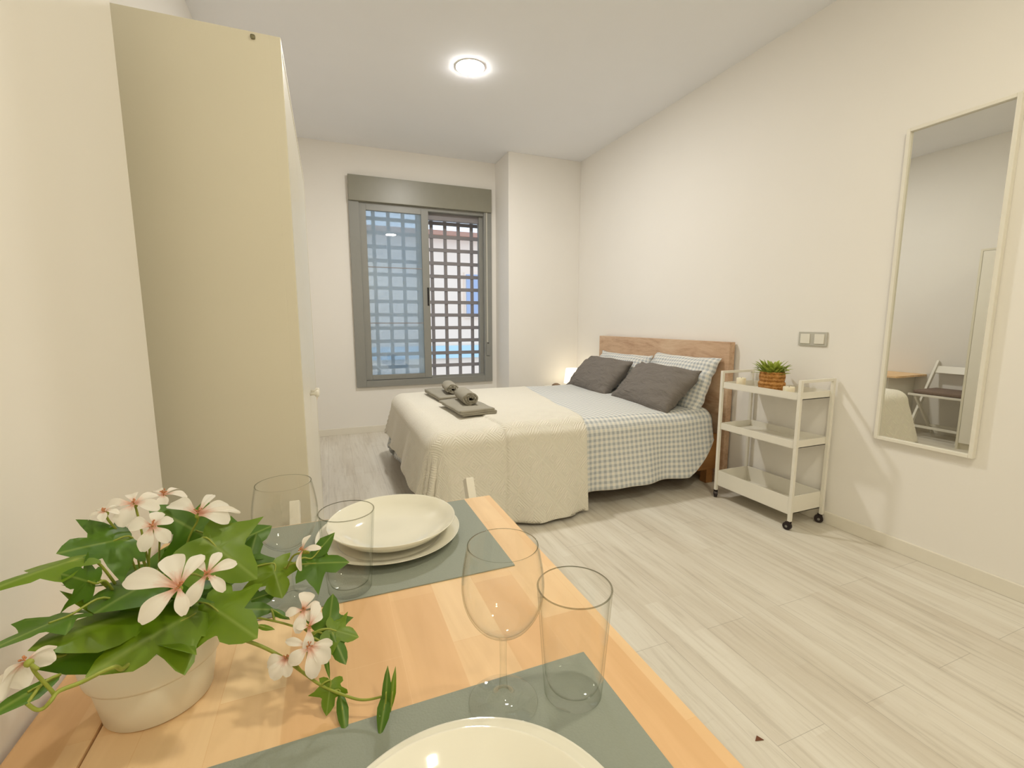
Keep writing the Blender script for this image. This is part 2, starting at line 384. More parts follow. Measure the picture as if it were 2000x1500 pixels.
B('track', [(1.034, 1.640, y-.004, y+.088, .552, .566), (1.034, 1.640, y+.02, y+.03, .566, .575), (1.600, 1.640, y+.03, y+.088, .566, 2.30)], 'winframe', win)
B('shutter_slot', [(1.040, 1.640, y+.06, y+.12, 2.235, 2.30)], 'grille', win)
st = B('shutter_strap', (1.660, 1.676, y-.036, y-.033, .93, 2.335), 'switchgrey', win)
B('strap_winder', [(1.655, 1.690, y-.042, y-.03, .78, .93)], 'winframe', win, bev=.003)
B('strap_slot', (1.664, 1.682, y-.0435, y-.04, .915, .925), 'black', win)
# exterior grille, flat bars crossing
g = thing('window_grille', 'grey steel lattice grille of flat crossing bars outside the window', 'window grille', (.99, D+.235, .5))
xs = [.346+.153*i for i in range(9)]; zs = [.664+.1425*i for i in range(14)]
for x in xs: B('upright_bar', (x-.019, x+.019, D+.215, D+.223, .535, 2.55), 'grille', g)
for z in zs: B('cross_bar', (.29, 1.685, D+.205, D+.215, z-.019, z+.019), 'grille', g)
# ---------------------------------------------------------------- outside
bd = thing('apartment_building', 'cream rendered building across the street seen through the window grille', 'building', (3, 12, -3))
B('wall', (-8, 14, 11, 16, -3, 3.15), 'facade', bd)
B('eaves', (-8, 14, 10.7, 16, 3.15, 3.25), 'roofred', bd)
B('ledge', (-8, 14, 10.9, 11, .28, .58), 'bluestrip', bd)
for x0 in (3.15, -1.3):
    wn = B('window', [(x0, x0+1.05, 10.95, 11.0, 1.25, 2.35)], 'facade', bd)
    B('shutter', [(x0+.04, x0+.5, 10.92, 10.95, 1.30, 2.30), (x0+.55, x0+1.0, 10.92, 10.95, 1.30, 2.30)], 'blueshut', wn)
g_ = struct(B('ground', (-20, 22, D+.4, 30, -3.2, -3.0), 'street'))
# ---------------------------------------------------------------- downlights
def downlight(x, y, mat, label, r=.094):
    o = thing('ceiling_light', label, 'ceiling light', (x, y, H), 'round recessed downlights')
    lathe('diffuser', [(0, -.006), (r*.8, -.006), (r*.95, -.004), (r, 0), (r, .004), (0, .004)], mat, o, (x, y, H-.004))
    lathe('trim_ring', [(r, 0), (r+.003, -.001), (r+.003, .004), (r, .004)], 'metalwhite', o, (x, y, H-.004))
    return o
downlight(.984, 3.205, 'diff_far', 'round white downlight glowing in the ceiling above the bed')
downlight(1.25, .35, 'diff_near', 'round warm downlight in the ceiling over the dining table end')
downlight(.55, -1.3, 'diff_near', 'round warm downlight in the ceiling behind the dining table')
# ---------------------------------------------------------------- wardrobe
WX1, WY0, WY1, WH = -.063, 1.2, 2.26, 1.775
wd = thing('wardrobe', 'tall white wardrobe with plain beige-white side panel beside the dining table', 'wardrobe', (-.34, 1.7, 0))
B('carcass', [(XL+.01, WX1-.022, WY0, WY1, 0.0, WH), (WX1-.024, WX1, WY0, WY0+.018, 0, WH), (WX1-.024, WX1, WY1-.018, WY1, 0, WH), (WX1-.024, WX1, WY0+.017, WY1-.017, WH-.018, WH)], 'wardrobe', wd, bev=.0015)
for a, b in ((WY0+.020, 1.604), (1.608, WY1-.020)):
    d_ = B('door', (WX1-.019, WX1-.001, a, b, .06, WH-.020), 'white', wd, bev=.002)
for yy in (1.575, 1.637):
    lathe('knob', [(0, 0), (.005, 0), (.005, .012), (.011, .018), (.011, .024), (.008, .027), (0, .027)], 'white', wd, (0, 0, 0), 20).data.transform(Matrix.Translation((WX1, yy, .93)) @ Matrix.Rotation(R(90), 4, 'Y'))
B('screw_cap', (-.1215, -.1125, WY0-.003, WY0, 1.7595, 1.7685), 'screw', wd, bev=.003)
# ---------------------------------------------------------------- mirror
my0, my1, mz0, mz1 = 1.046, 1.439, .558, 2.059
mi = thing('wall_mirror', 'tall narrow wall mirror in a thin white frame beside the light switch', 'mirror', (W, 1.24, .56))
fw = .016
B('frame', [(W-.03, W-.002, my0, my0+fw, mz0, mz1), (W-.03, W-.002, my1-fw, my1, mz0, mz1), (W-.03, W-.002, my0+fw, my1-fw, mz0, mz0+fw), (W-.03, W-.002, my0+fw, my1-fw, mz1-fw, mz1)], 'white', mi, bev=.002)
B('mirror_glass', (W-.016, W-.012, my0+fw-.002, my1-fw+.002, mz0+fw-.002, mz1-fw+.002), 'mirror', mi)
# ---------------------------------------------------------------- switch
sw = thing('light_switch', 'double light switch in a grey plate on the wall above the trolley', 'light switch', (W, 1.82, 1.017))
B('plate', (W-.009, W, 1.738, 1.906, 1.017, 1.097), 'switchgrey', sw, bev=.002)
for y0 in (1.752, 1.836): B('rocker', (W-.014, W-.008, y0, y0+.056, 1.029, 1.085), 'white', sw, bev=.002)
# ---------------------------------------------------------------- bed
bed = thing('bed', 'double bed frame with oak veneer headboard and side rails against the wall', 'bed', (1.55, 3.175, 0))
B('headboard', [(W-.062, W-.014, 2.358, 3.992, .0, 1.016)], 'headboard', bed, bev=.002)
B('side_rail', (.50, W-.062, 2.42, 2.45, .10, .36), 'bedwood', bed, bev=.002)
B('side_rail', (.50, W-.062, 3.90, 3.93, .10, .36), 'bedwood', bed, bev=.002)
B('foot_rail', (.50, .53, 2.45, 3.90, .10, .36), 'bedwood', bed, bev=.002)
B('slatted_base', [(.53+.115*i, .60+.115*i, 2.45, 3.90, .285, .30) for i in range(17)], 'birch', bed)
for x, y in ((.50, 2.42), (.50, 3.87), (2.48, 2.42), (2.48, 3.87)): B('leg', (x, x+.06, y, y+.06, 0, .10), 'bedwood', bed, bev=.002)
mt = tag(B('mattress', (.54, W-.066, 2.455, 3.895, .302, .505), 'sheet', bev=.035), 'mattress in a dark taupe sheet showing beside the headboard', 'mattress')
for p in mt.data.polygons: p.use_smooth = True

def drape(name, u0, u1, v0, v1, X0, X1, Y0, Y1, top, rad, m, flare=.12, thick=.006, nu=120, nv=150, wave=1.0, headopen=True, dmaxf=None, extra=None, uvoff=(0, 0)):
    """cloth laid over the rectangle X0..X1, Y0..Y1; u,v are flat cloth coordinates"""
    vs, fs, uv = [], [], []
    for i in range(nu+1):
        for j in range(nv+1):
            u = u0+(u1-u0)*i/nu; v = v0+(v1-v0)*j/nv
            px = max(u, X0+rad); py = min(max(v, Y0+rad), Y1-rad)
            if headopen: px = min(px, 99)
            ex, ey = u-px, v-py; d = math.hypot(ex, ey)
            lim = rad*0 + (dmaxf(u, v) if dmaxf else 9); d = min(d, lim)
            z = top + .006*vnoise(u*5, v*5, 1)*wave
            if d > 1e-6:
                n = (ex/math.hypot(ex, ey), ey/math.hypot(ex, ey)); L = rad*math.pi/2
                if d < L: a = d/rad; h = rad*math.sin(a); z -= rad*(1-math.cos(a))
                else:
                    t = d-L; s = u*n[1]*n[1]+v*n[0]*n[0]
                    corner = abs(n[0]*n[1])*2
                    wv = (math.sin(s*11+1)*.5+math.sin(s*23+2)*.25)*t*.11*wave + corner*math.sin(math.atan2(n[1], n[0])*5)*t*.06
                    h = rad + t*flare + wv; z -= rad + t*math.sqrt(max(.2, 1-flare*flare))
                x, y_ = px+n[0]*h, py+n[1]*h
            else: x, y_ = u, v; 
            if extra:
                q = extra(u, v, d); z += q if d < rad*1.57 else 0
                if d >= rad: x += (ex/max(1e-6, math.hypot(ex, ey)))*q; y_ += (ey/max(1e-6, math.hypot(ex, ey)))*q
            vs.append((x, y_, z)); uv.append((u+uvoff[0], v+uvoff[1]))
    for i in range(nu):
        for j in range(nv):
            a = i*(nv+1)+j; fs.append((a, a+nv+1, a+nv+2, a+1))
    me = bpy.data.meshes.new(name); me.from_pydata(vs, [], fs); me.update()
    ul = me.uv_layers.new(name='UVMap')
    for lp in me.loops: ul.data[lp.index].uv = uv[lp.vertex_index]
    o = link(name, me, m, None, True)
    if me.polygons[nu//2*nv+nv//2].normal.z < 0: me.flip_normals()
    md = o.modifiers.new('thickness', 'SOLIDIFY'); md.thickness = thick; md.offset = 1
    return o
def hemcurve(u, v):
    # the duvet hangs lower in the middle than beside the headboard
    if v < 3.1: return .53 - .03*math.sin((u-1.2)*2.6) - max(0, u-2.08)**2*2.1
    if u < .80 and v > 3.7: return .62
    return .50
dv = drape('duvet', .14, 2.455, 2.37-.37, 4.42, .52, 9, 2.39, 3.96, .530, .085, 'gingham', .15, .02, dmaxf=hemcurve)
tag(dv, 'grey and white gingham duvet spread over the bed', 'duvet')
def throwlim(u, v):
    a = .60 if v < 3.2 else .44
    if u < .62: a = min(a, .50-.09*max(0, min(1, (v-2.5)/.5)))
    if u < .75 and v > 3.75: a = min(a, .40)
    return a
def throw_fold(u, v, d):
    s = 1/(1+math.exp(-(u-(.90+.02*math.sin((v-2)*5)))*420)); f = 1 if v < 2.75 else max(0, 1-(v-2.75)*6)
    return .013*s*f
X1a = 1.44
th = drape('throw', .10, 1.50, 1.80, 4.40, .47, 9, 2.355, 3.995, .553, .10, 'quilt', .19, .006, nu=210, nv=170, dmaxf=throwlim, extra=throw_fold)
for v_ in th.data.vertices:      # the throw lies slightly askew
    k = max(0, min(1, (v_.co.x-.9)/.55)); v_.co.x += k*((v_.co.y-2.5)*.17 - .045)
tag(th, 'cream quilted throw covering the foot of the bed', 'throw')

def pillow(name, w_, h_, t_, m, loc, tilt, rz, label, group, seed=0, p=.30, flange=0):
    """w along Y, h up, t thickness; tilt = degrees from horizontal"""
    n = 40; vs, fs, uv = [], [], []
    for side in (1, -1):
        for i in range(n+1):
            for j in range(n+1):
                a, b = -1+2*i/n, -1+2*j/n
                e = max(0, 1-abs(a)**2.6)**.55*max(0, 1-abs(b)**2.6)**.55
                # edges pulled in between the corners
                sx = 1-.055*(1-b*b)*abs(a)**3; 
                xx = a*w_/2*(1-.07*(1-abs(b)**2)**1*abs(a)**4); yy = b*h_/2*(1-.08*(1-abs(a)**2)*abs(b)**4)
                wr = (math.sin(a*9+b*4+seed)*.5+math.sin(b*13-a*5+seed*2)*.35+math.sin((a-b)*19+seed)*.2)*.015*(.35+abs(a*b)) + .006*max(0, math.sin((a*.9+b*1.3)*17+seed))**3*(abs(a)**1.5)
                z = side*(t_/2*e) + (wr if e > .01 else wr*.6)
                vs.append((xx, yy, z)); uv.append((xx+seed, yy))
    N = (n+1)*(n+1)
    for s in range(2):
        for i in range(n):
            for j in range(n):
                a = s*N+i*(n+1)+j; q = (a, a+n+1, a+n+2, a+1); fs.append(q if s == 0 else q[::-1])
    me = bpy.data.meshes.new(name); me.from_pydata(vs, [], fs); me.update()
    ul = me.uv_layers.new(name='UVMap')
    for lp in me.loops: ul.data[lp.index].uv = uv[lp.vertex_index]
    bm = bmesh.new(); bm.from_mesh(me); bmesh.ops.remove_doubles(bm, verts=bm.verts, dist=.0008); bmesh.ops.recalc_face_normals(bm, faces=bm.faces); bm.to_mesh(me); bm.free()
    o = link(name, me, m, None, True)
    md = o.modifiers.new('sub', 'SUBSURF'); md.levels = 1; md.render_levels = 1
    X = Vector((0, -1, 0)); Y = Vector((math.cos(R(tilt)), 0, math.sin(R(tilt)))); Z = X.cross(Y)
    mm = Matrix((X, Y, Z)).transposed().to_4x4(); o.matrix_world = Matrix.Translation(loc) @ Matrix.Rotation(rz, 4, 'Z') @ mm
    return tag(o, label, 'pillow', group)
pillow('pillow', .76, .46, .17, 'ginghampillow', (2.47, 3.52, .665), 66, R(2), 'gingham pillow leaning on the headboard beside the bedside lamp', 'gingham pillows', 1)
pillow('pillow', .76, .48, .17, 'ginghampillow', (2.465, 2.78, .69), 66, R(-3), 'gingham pillow leaning on the headboard nearest the trolley', 'gingham pillows', 4)
pillow('pillow', .80, .42, .20, 'darkpillow', (2.315, 3.63, .662), 47, R(-5), 'dark grey pillow propped on the bed beside the lamp', 'dark grey pillows', 2)
pillow('pillow', .78, .43, .20, 'darkpillow', (2.275, 2.80, .665), 46, R(-6), 'dark grey pillow propped on the bed nearest the trolley', 'dark grey pillows', 7)

# towels
def ribbon(name, path, half, y0, y1, m, label, group, rz=0, c=(0, 0), ny=18, wob=.003):
    """a thick sheet whose section in XZ follows path, running from y0 to y1"""
    P = smooth_path([(a, 0, b) for a, b in path], 5); n = len(P); vs, fs = [], []
    left, right = [], []
    for i in range(n):
        d = (P[min(i+1, n-1)]-P[max(i-1, 0)]).normalized(); nn = Vector((-d.z, 0, d.x))
        left.append(P[i]+nn*half); right.append(P[i]-nn*half)
    loop = left+right[::-1]; m_ = len(loop)
    for j in range(ny+1):
        y = y0+(y1-y0)*j/ny
        for k, q in enumerate(loop):
            x, z = q.x, q.z+wob*math.sin(y*30+q.x*20)*.5
            yy = y + (.004*math.sin(k*.6) if j in (0, ny) else 0)
            xx = x*math.cos(rz)-yy*math.sin(rz)+c[0]; y2 = x*math.sin(rz)+yy*math.cos(rz)+c[1]
            vs.append((xx, y2, z))
    for j in range(ny):
        for k in range(m_): a = j*m_+k; b = j*m_+(k+1) % m_; fs.append((a, b, b+m_, a+m_))
    for s in (0, ny):
        for i in range(n-1):
            q = (s*m_+i, s*m_+i+1, s*m_+m_-2-i, s*m_+m_-1-i); fs.append(q)
    o = from_py(name, vs, fs, m, None, True)
    return tag(o, label, 'towel', group)
def fold_path(w_, z0, n, t_):
    p = []
    for i in range(n):
        z = z0+t_*(i+.5); xs_ = (-w_/2, w_/2) if i % 2 == 0 else (w_/2, -w_/2)
        s = 1 if i % 2 == 0 else -1
        p += [(xs_[0]+.012*s, z), (0, z+.001), (xs_[1]-.010*s, z)]
        if i < n-1: p += [(xs_[1]+.002*s, z+t_*.5)]
    return p
def spiral(r0, turns, gap, z0):
    p = []; n = int(turns*12)
    for i in range(n+1):
        a = 2*math.pi*i/12; r = r0+gap*i/12
        p.append((r*math.cos(a)*1.08, z0+r*math.sin(a)*.86))
    return p
zt = .572
ribbon('folded_towel', fold_path(.235, zt+.002, 3, .012), .0058, -.23, .23, 'towel', 'folded taupe towel nearest the foot edge, lying flat under the larger rolled towel', 'taupe folded towels', R(3), (.845, 2.93))
ribbon('rolled_towel', spiral(.012, 2.8, .0135, zt+.036+.044), .0058, -.145, .145, 'towel', 'taupe rolled towel on the nearer folded towel, its spiral end showing', 'taupe rolled towels', R(-4), (.865, 3.00))
ribbon('folded_towel', fold_path(.235, zt, 2, .014), .0065, -.24, .24, 'towel', 'folded taupe towel farther back on the throw, nearer the window', 'taupe folded towels', R(2), (.845, 3.56))
ribbon('rolled_towel', spiral(.010, 2.6, .0135, zt+.028+.042), .0058, -.135, .135, 'towel', 'small taupe rolled towel on the folded towel nearer the window', 'taupe rolled towels', R(-6), (.885, 3.52))

# ---------------------------------------------------------------- bedside
ns = thing('nightstand', 'small white nightstand in the corner behind the bed', 'nightstand', (2.42, 4.28, 0))
B('body', (2.18, W-.015, 4.06, 4.50, .12, .46), 'white', ns, bev=.003)
B('drawer', (2.165, 2.18, 4.07, 4.49, .29, .45), 'white', ns, bev=.002)
for x, y in ((2.2, 4.08), (2.2, 4.45), (2.57, 4.08), (2.57, 4.45)): B('leg', (x, x+.03, y, y+.03, 0, .12), 'white', ns)
tl = thing('table_lamp', 'small lit bedside lamp with a cream shade behind the pillows', 'lamp', (2.45, 4.33, .46))
lathe('base', [(0, 0), (.05, 0), (.05, .01), (.012, .018), (.010, .05), (0, .05)], 'white', tl, (2.45, 4.33, .46), 32)
lathe('lamp_shade', [(.095, .035), (.075, .195), (.073, .195), (.092, .035)], 'shade', tl, (2.45, 4.33, .46), 40, closed=True)
dm = lathe('trinket_box', [(0, 0), (.045, 0), (.05, .015), (.042, .03), (.02, .042), (0, .045)], 'browndome', None, (2.25, 4.33, .46), 32)
tag(dm, 'small round brown trinket box on the nightstand beside the lamp', 'box')

# ---------------------------------------------------------------- trolley
tx0, tx1, ty0, ty1, tz = 2.337, 2.597, 1.667, 2.192, .845
tr = thing('trolley', 'white metal three tier trolley on black casters beside the bed', 'trolley', (2.47, 1.93, 0))
pw = .018
for yy in (ty0, ty1):
    bm = bmesh.new()
    for xx in (tx0, tx1): box(bm, xx-pw/2, xx+pw/2, yy-pw/2, yy+pw/2, .052, tz, .002)
    box(bm, tx0+pw/2, tx1-pw/2, yy-pw/2+.002, yy+pw/2-.002, tz-.016, tz, .002)
    from_bm('side_frame', bm, 'metalwhite', tr)
def tray(z0, z1, name='tray'):
    a, b, c_, d_ = tx0-.002, tx1+.002, ty0+pw/2, ty1-pw/2; t = .004
    return B(name, [(a, b, c_, d_, z0, z0+t), (a, a+t, c_, d_, z0, z1), (b-t, b, c_, d_, z0, z1), (a, b, c_, c_+t, z0, z1), (a, b, d_-t, d_, z0, z1)], 'metalwhite', tr)
tray(.735, .775); tray(.465, .508); tray(.088, .188)
B('underside_clip', (tx0+.01, tx0+.03, 2.04, 2.09, .455, .465), 'switchgrey', tr)
for xx, yy, a in ((tx0, ty0, .2), (tx0, ty1, -.7), (tx1, ty0, .6), (tx1, ty1, -.3)):
    bm = bmesh.new(); mm = Matrix.Translation((xx, yy, 0)) @ Matrix.Rotation(a, 4, 'Z')
    r = bmesh.ops.create_cone(bm, cap_ends=True, segments=28, radius1=.0225, radius2=.0225, depth=.018); bmesh.ops.transform(bm, matrix=mm @ Matrix.Translation((0, .010, .0225)) @ Matrix.Rotation(R(90), 4, 'Y'), verts=r['verts'])
    box(bm, -.012, -.0095, -.006, .018, .016, .05, .001, mm); box(bm, .0095, .012, -.006, .018, .016, .05, .001, mm)
    w_ = from_bm('caster', bm, 'caster', tr)
    bm = bmesh.new(); r = bmesh.ops.create_cone(bm, cap_ends=True, segments=20, radius1=.007, radius2=.007, depth=.028); bmesh.ops.transform(bm, matrix=mm @ Matrix.Translation((0, .010, .0225)) @ Matrix.Rotation(R(90), 4, 'Y'), verts=r['verts'])
    from_bm('axle', bm, 'chrome', w_)
def candle(x, y, r, h, label):
    o = thing('candle', label, 'candle', (x, y, .739), 'white pillar candles on the trolley')
    lathe('wax', [(0, 0), (r-.002, 0), (r, .002), (r, h-.002), (r-.002, h), (r*.6, h-.003), (0, h-.004)], 'candle', o, (x, y, .739), 32)
    lathe('wick', [(0, 0), (.001, 0), (.001, .008), (0, .008)], 'black', o, (x, y, .739+h-.004), 8)
candle(2.40, 2.105, .027, .068, 'white pillar candle on the trolley beside the bed headboard')
candle(2.425, 1.80, .030, .05, 'squat white pillar candle on the trolley beside the basket plant')
# basket plant
bx, by, bz = 2.455, 1.935, .739
bk = thing('basket_plant', 'small green plant in a woven seagrass basket on the trolley', 'potted plant', (bx, by, bz))
lathe('basket', round_prof([(0, 0), (.060, 0), (.068, .02), (.073, .045), (.072, .058), (.066, .064), (.068, .075), (.070, .095), (.066, .118), (.062, .122), (.060, .11), (.06, .1), (0, .1)], 3), 'basket', bk, (bx, by, bz), 48)
random.seed(5)
def small_leaf(base, dirv, L, w_, droop, name, m, parent):
    d = Vector(dirv).normalized(); s = d.cross(Vector((0, 0, 1))).normalized(); n = s.cross(d); vs, fs, uv = [], [], []
    for i in range(6):
        t = i/5; c = Vector(base)+d*(L*t)-Vector((0, 0, droop*t*t)); ww = w_*math.sin(math.pi*min(1, t*.85+.12))**.8*(1 if i < 5 else .1)
        for k in (-1, 0, 1): vs.append(c+s*(ww*k)+n*(abs(k)*ww*.35)); uv.append((t, k*.5))
    for i in range(5):
        for k in range(2): a = i*3+k; fs.append((a, a+1, a+4, a+3))
    me = bpy.data.meshes.new(name); me.from_pydata([tuple(q) for q in vs], [], fs); me.update()
    ul = me.uv_layers.new(name='UVMap')
    for lp in me.loops: ul.data[lp.index].uv = uv[lp.vertex_index]
    return link(name, me, m, parent, True)
for i in range(99):
    a = random.uniform(0, 2*math.pi); rr = .058*math.sqrt(random.random()); el = random.uniform(.15, 1.3)*(1.1-rr*6)
    b_ = (bx+rr*math.cos(a), by+rr*math.sin(a), bz+.105+random.uniform(0, .035))
    a2 = a+random.uniform(-.7, .7)
    small_leaf(b_, (math.cos(a2)*math.cos(el), math.sin(a2)*math.cos(el), math.sin(el)+.05), random.uniform(.05, .082), random.uniform(.007, .012), random.uniform(.002, .018), 'leaf', 'smallleaf', bk)

# ---------------------------------------------------------------- dining table
TZ = .74; tX0, tX1, tY1, tY0 = -.312, .345, 1.008, -.30
dt = thing('dining_table', 'birch dining table with grey placemats set for two', 'table', (.02, .35, 0))
B('table_top', (-.2405, tX1, tY0, tY1, TZ-.022, TZ), 'birch', dt, bev=.0025)
B('drop_leaf', (tX0, -.2425, tY0, tY1, TZ-.022, TZ), 'birch', dt, bev=.0025)
B('apron', [(-.2, .30, tY1-.07, tY1-.05, TZ-.10, TZ-.022), (-.2, .30, tY0+.05, tY0+.07, TZ-.10, TZ-.022), (-.2, -.18, tY0+.07, tY1-.07, TZ-.10, TZ-.022), (.28, .30, tY0+.07, tY1-.07, TZ-.10, TZ-.022)], 'white', dt)
for x, y in ((-.2, tY1-.09), (.26, tY1-.09), (-.2, tY0+.05), (.26, tY0+.05)): B('leg', (x, x+.045, y, y+.045, 0, TZ-.022), 'white', dt, bev=.003)
tag(B('placemat', (-.172, .279, .683, 1.0, TZ, TZ+.002), 'mat', bev=.0006), 'grey placemat on the far end of the table, under the white soup plate', 'placemat', 'grey placemats')
tag(B('placemat', (-.172, .281, .125, .457, TZ, TZ+.002), 'mat', bev=.0006), 'grey placemat on the near end of the table, beneath the nearer plates and glasses', 'placemat', 'grey placemats')
def dplate(x, y, label, z):
    pr = round_prof([(0, .003), (.085, .003), (.098, .006), (.115, .012), (.1325, .0175)], 4)+[(.134, .0185), (.1335, .0165)]+round_prof([(.114, .009), (.097, .002), (.08, 0), (.07, 0), (0, .0005)], 3)
    o = lathe('dinner_plate', pr, 'plate', None, (x, y, z), 96); return tag(o, label, 'plate', 'white dinner plates')
def splate(x, y, label, z, s=1):
    pr = round_prof([(0, .005), (.05, .005), (.075, .0075), (.095, .016), (.110, .028), (.1185, .0345)], 4)+[(.120, .0355), (.1205, .0342)]+round_prof([(.1115, .0255), (.0965, .013), (.077, .0035), (.055, 0), (.03, .0008), (0, .001)], 4)
    o = lathe('soup_plate', pr, 'plate', None, (x, y, z), 96); return tag(o, label, 'plate', 'white soup plates')
P1 = (.092, .868); P2 = (.081, .268)
dplate(*P1, 'white dinner plate under the soup plate on the far placemat', TZ+.002)
splate(P1[0]+.006, P1[1]+.002, 'white soup plate standing on the far dinner plate', TZ+.0062)
dplate(*P2, 'white dinner plate on the near placemat, beneath the nearer soup plate', TZ+.002)
splate(P2[0]-.01, P2[1]-.015, 'white soup plate on the near dinner plate', TZ+.0062)
def two_glass(o, zlim):
    o.data.materials.append(M_['glass_solid'])
    o.data.materials.append(M_['glass_rim']); top = max(v.co.z for v in o.data.vertices)
    for p in o.data.polygons:
        if p.center.z < zlim: p.material_index = 1
        if p.center.z > top-.0016: p.material_index = 2
    return o
def tumbler(x, y, label):
    H_ = .129; R0, R1 = .0325, .0412
    pr = [(0, 0), (R0-.003, 0), (R0, .003)]+[(R0+(R1-R0)*t, .003+(H_-.004)*t) for t in (.25, .5, .75, 1)]+[(R1+.0002, H_-.0005), (R1-.0008, H_+.0004), (R1-.0019, H_-.0005)]+[(R1-.0018-(R1-R0)*t, H_-.001-(H_-.014)*t) for t in (.3, .6, .9)]+[(R0-.004, .014), (R0-.010, .0125), (0, .0135)]
    o = two_glass(lathe('water_glass', pr, 'glass', None, (x, y, TZ+.0024), 72), TZ+.002+.0165); return tag(o, label, 'glass', 'clear straight water glasses')
def wineglass(x, y, label, hh=.184):
    k = hh/.184
    outer = round_prof([(.0045, .078), (.011, .0825), (.0275, .094), (.0390, .112), (.0438, .133), (.0425, .156), (.0375, .184*1)], 5)
    inner = round_prof([(.0364, .1838), (.0415, .156), (.0428, .133), (.0379, .1128), (.026, .0955), (.010, .0868), (0, .0858)], 5)
    pr = [(0, 0), (.0375, 0), (.0382, .0012), (.037, .0022), (.020, .0045), (.008, .009), (.0045, .018), (.0038, .03), (.0036, .05), (.0038, .068)]+outer+inner
    o = two_glass(lathe('wine_glass', [(a, b*k) for a, b in pr], 'glass', None, (x, y, TZ+.0024), 72), TZ+.002+.088); return tag(o, label, 'glass', 'stemmed wine glasses')
tumbler(.2365, .406, 'clear water glass on the near placemat corner beside the wine glass')
tumbler(.012, .714, 'clear water glass on the far placemat, in front of the soup plate')
wineglass(.159, .423, 'stemmed wine glass on the near placemat in front of the dinner plate')
wineglass(-.0715, .716, 'stemmed wine glass on the far placemat behind the flowering plant')

# ---------------------------------------------------------------- folding chairs
def folding_chair(label, grp, loc, rz):
    """sitter faces local -Y; origin on the floor under the seat"""
    o = thing('folding_chair', label, 'chair', loc, grp, 0)
    hw = .205
    def P(x, y, z): return (loc[0]+x*math.cos(rz)-y*math.sin(rz), loc[1]+x*math.sin(rz)+y*math.cos(rz), z)
    for s in (-1, 1):
        bm = bmesh.new(); bar(bm, P(s*hw, .225, .752), P(s*hw, -.205, 0.0), .021, .034, bev=.002); from_bm('long_leg', bm, 'white', o)
        bm = bmesh.new(); bar(bm, P(s*(hw-.024), -.16, .425), P(s*(hw-.024), .215, 0.0), .019, .030, bev=.002); from_bm('short_leg', bm, 'white', o)
    mt_ = Matrix.Translation(P(0, 0, 0)) @ Matrix.Rotation(rz, 4, 'Z')
    bm = bmesh.new()
    for k in range(5): box(bm, -hw+.014, hw-.014, -.185+.073*k, -.118+.073*k, .43, .444, .002, mt_)
    box(bm, -hw-.02, hw+.02, -.205, -.185, .425, .446, .003, mt_)
    from_bm('seat', bm, 'white', o)
    th_ = math.atan2(.43, .77)
    bm = bmesh.new(); box(bm, -hw+.009, hw-.009, -.007, .007, -.04, .04, .003, mt_ @ Matrix.Translation((0, .185, .668)) @ Matrix.Rotation(-th_, 4, 'X')); from_bm('back_slat', bm, 'white', o)
    bm = bmesh.new(); bar(bm, P(-hw, -.14, .115), P(hw, -.14, .115), .012, .024); from_bm('stretcher', bm, 'white', o)
    bm = bmesh.new(); bar(bm, P(-hw+.024, .125, .10), P(hw-.024, .125, .10), .012, .024); from_bm('stretcher', bm, 'white', o)
    return o
folding_chair('white folding chair tucked under the far end of the dining table', 'white folding chairs', (.115, .882, 0), 0)
c2 = folding_chair('white folding chair with a brown cushion, reflected in the mirror', 'white folding chairs', (-.375, 2.50, 0), R(90))
sp_ = B('seat_cushion', (-.375-.19, -.375+.19, 2.50-.19, 2.50+.19, .446, .482), 'seatpad', bev=.012)
for p in sp_.data.polygons: p.use_smooth = True
tag(sp_, 'brown padded seat cushion on the folding chair in the mirror', 'cushion')
# desk seen in the mirror
dk = thing('desk', 'birch topped wall desk with white side panel reflected in the mirror', 'desk', (-.35, 3.4, 0))
B('desk_top', (XL+.003, -.10, 2.80, 3.95, .585, .605), 'birch', dk, bev=.002)
B('side_panel', (XL+.003, -.16, 2.90, 2.92, 0, .585), 'white', dk, bev=.002)
B('side_panel', (XL+.003, -.16, 3.85, 3.87, 0, .585), 'white', dk, bev=.002)
bm = bmesh.new(); bs = []
stl = thing('stool', 'small black metal stool under the desk, reflected in the mirror', 'stool', (-.33, 3.20, 0))
B('seat', (-.48, -.18, 3.05, 3.35, .30, .33), 'black', stl, bev=.005)
for x, y in ((-.46, 3.07), (-.20, 3.07), (-.46, 3.33), (-.20, 3.33)):
    bm = bmesh.new(); tube(bm, [(x, y, 0), (x, y, .56)], .010); from_bm('leg', bm, 'black', stl)
# a dry leaf fleck on the floor
fk = from_py('leaf_fragment', [(1.045, .79, .0005), (1.062, .800, .0005), (1.070, .783, .0005), (1.045, .79, .002), (1.062, .800, .003), (1.070, .783, .002)], [(0, 1, 2), (3, 4, 5), (0, 1, 4, 3), (1, 2, 5, 4), (2, 0, 3, 5)], 'fleck')
tag(fk, 'tiny brown dry leaf fragment lying on the pale floor', 'leaf')

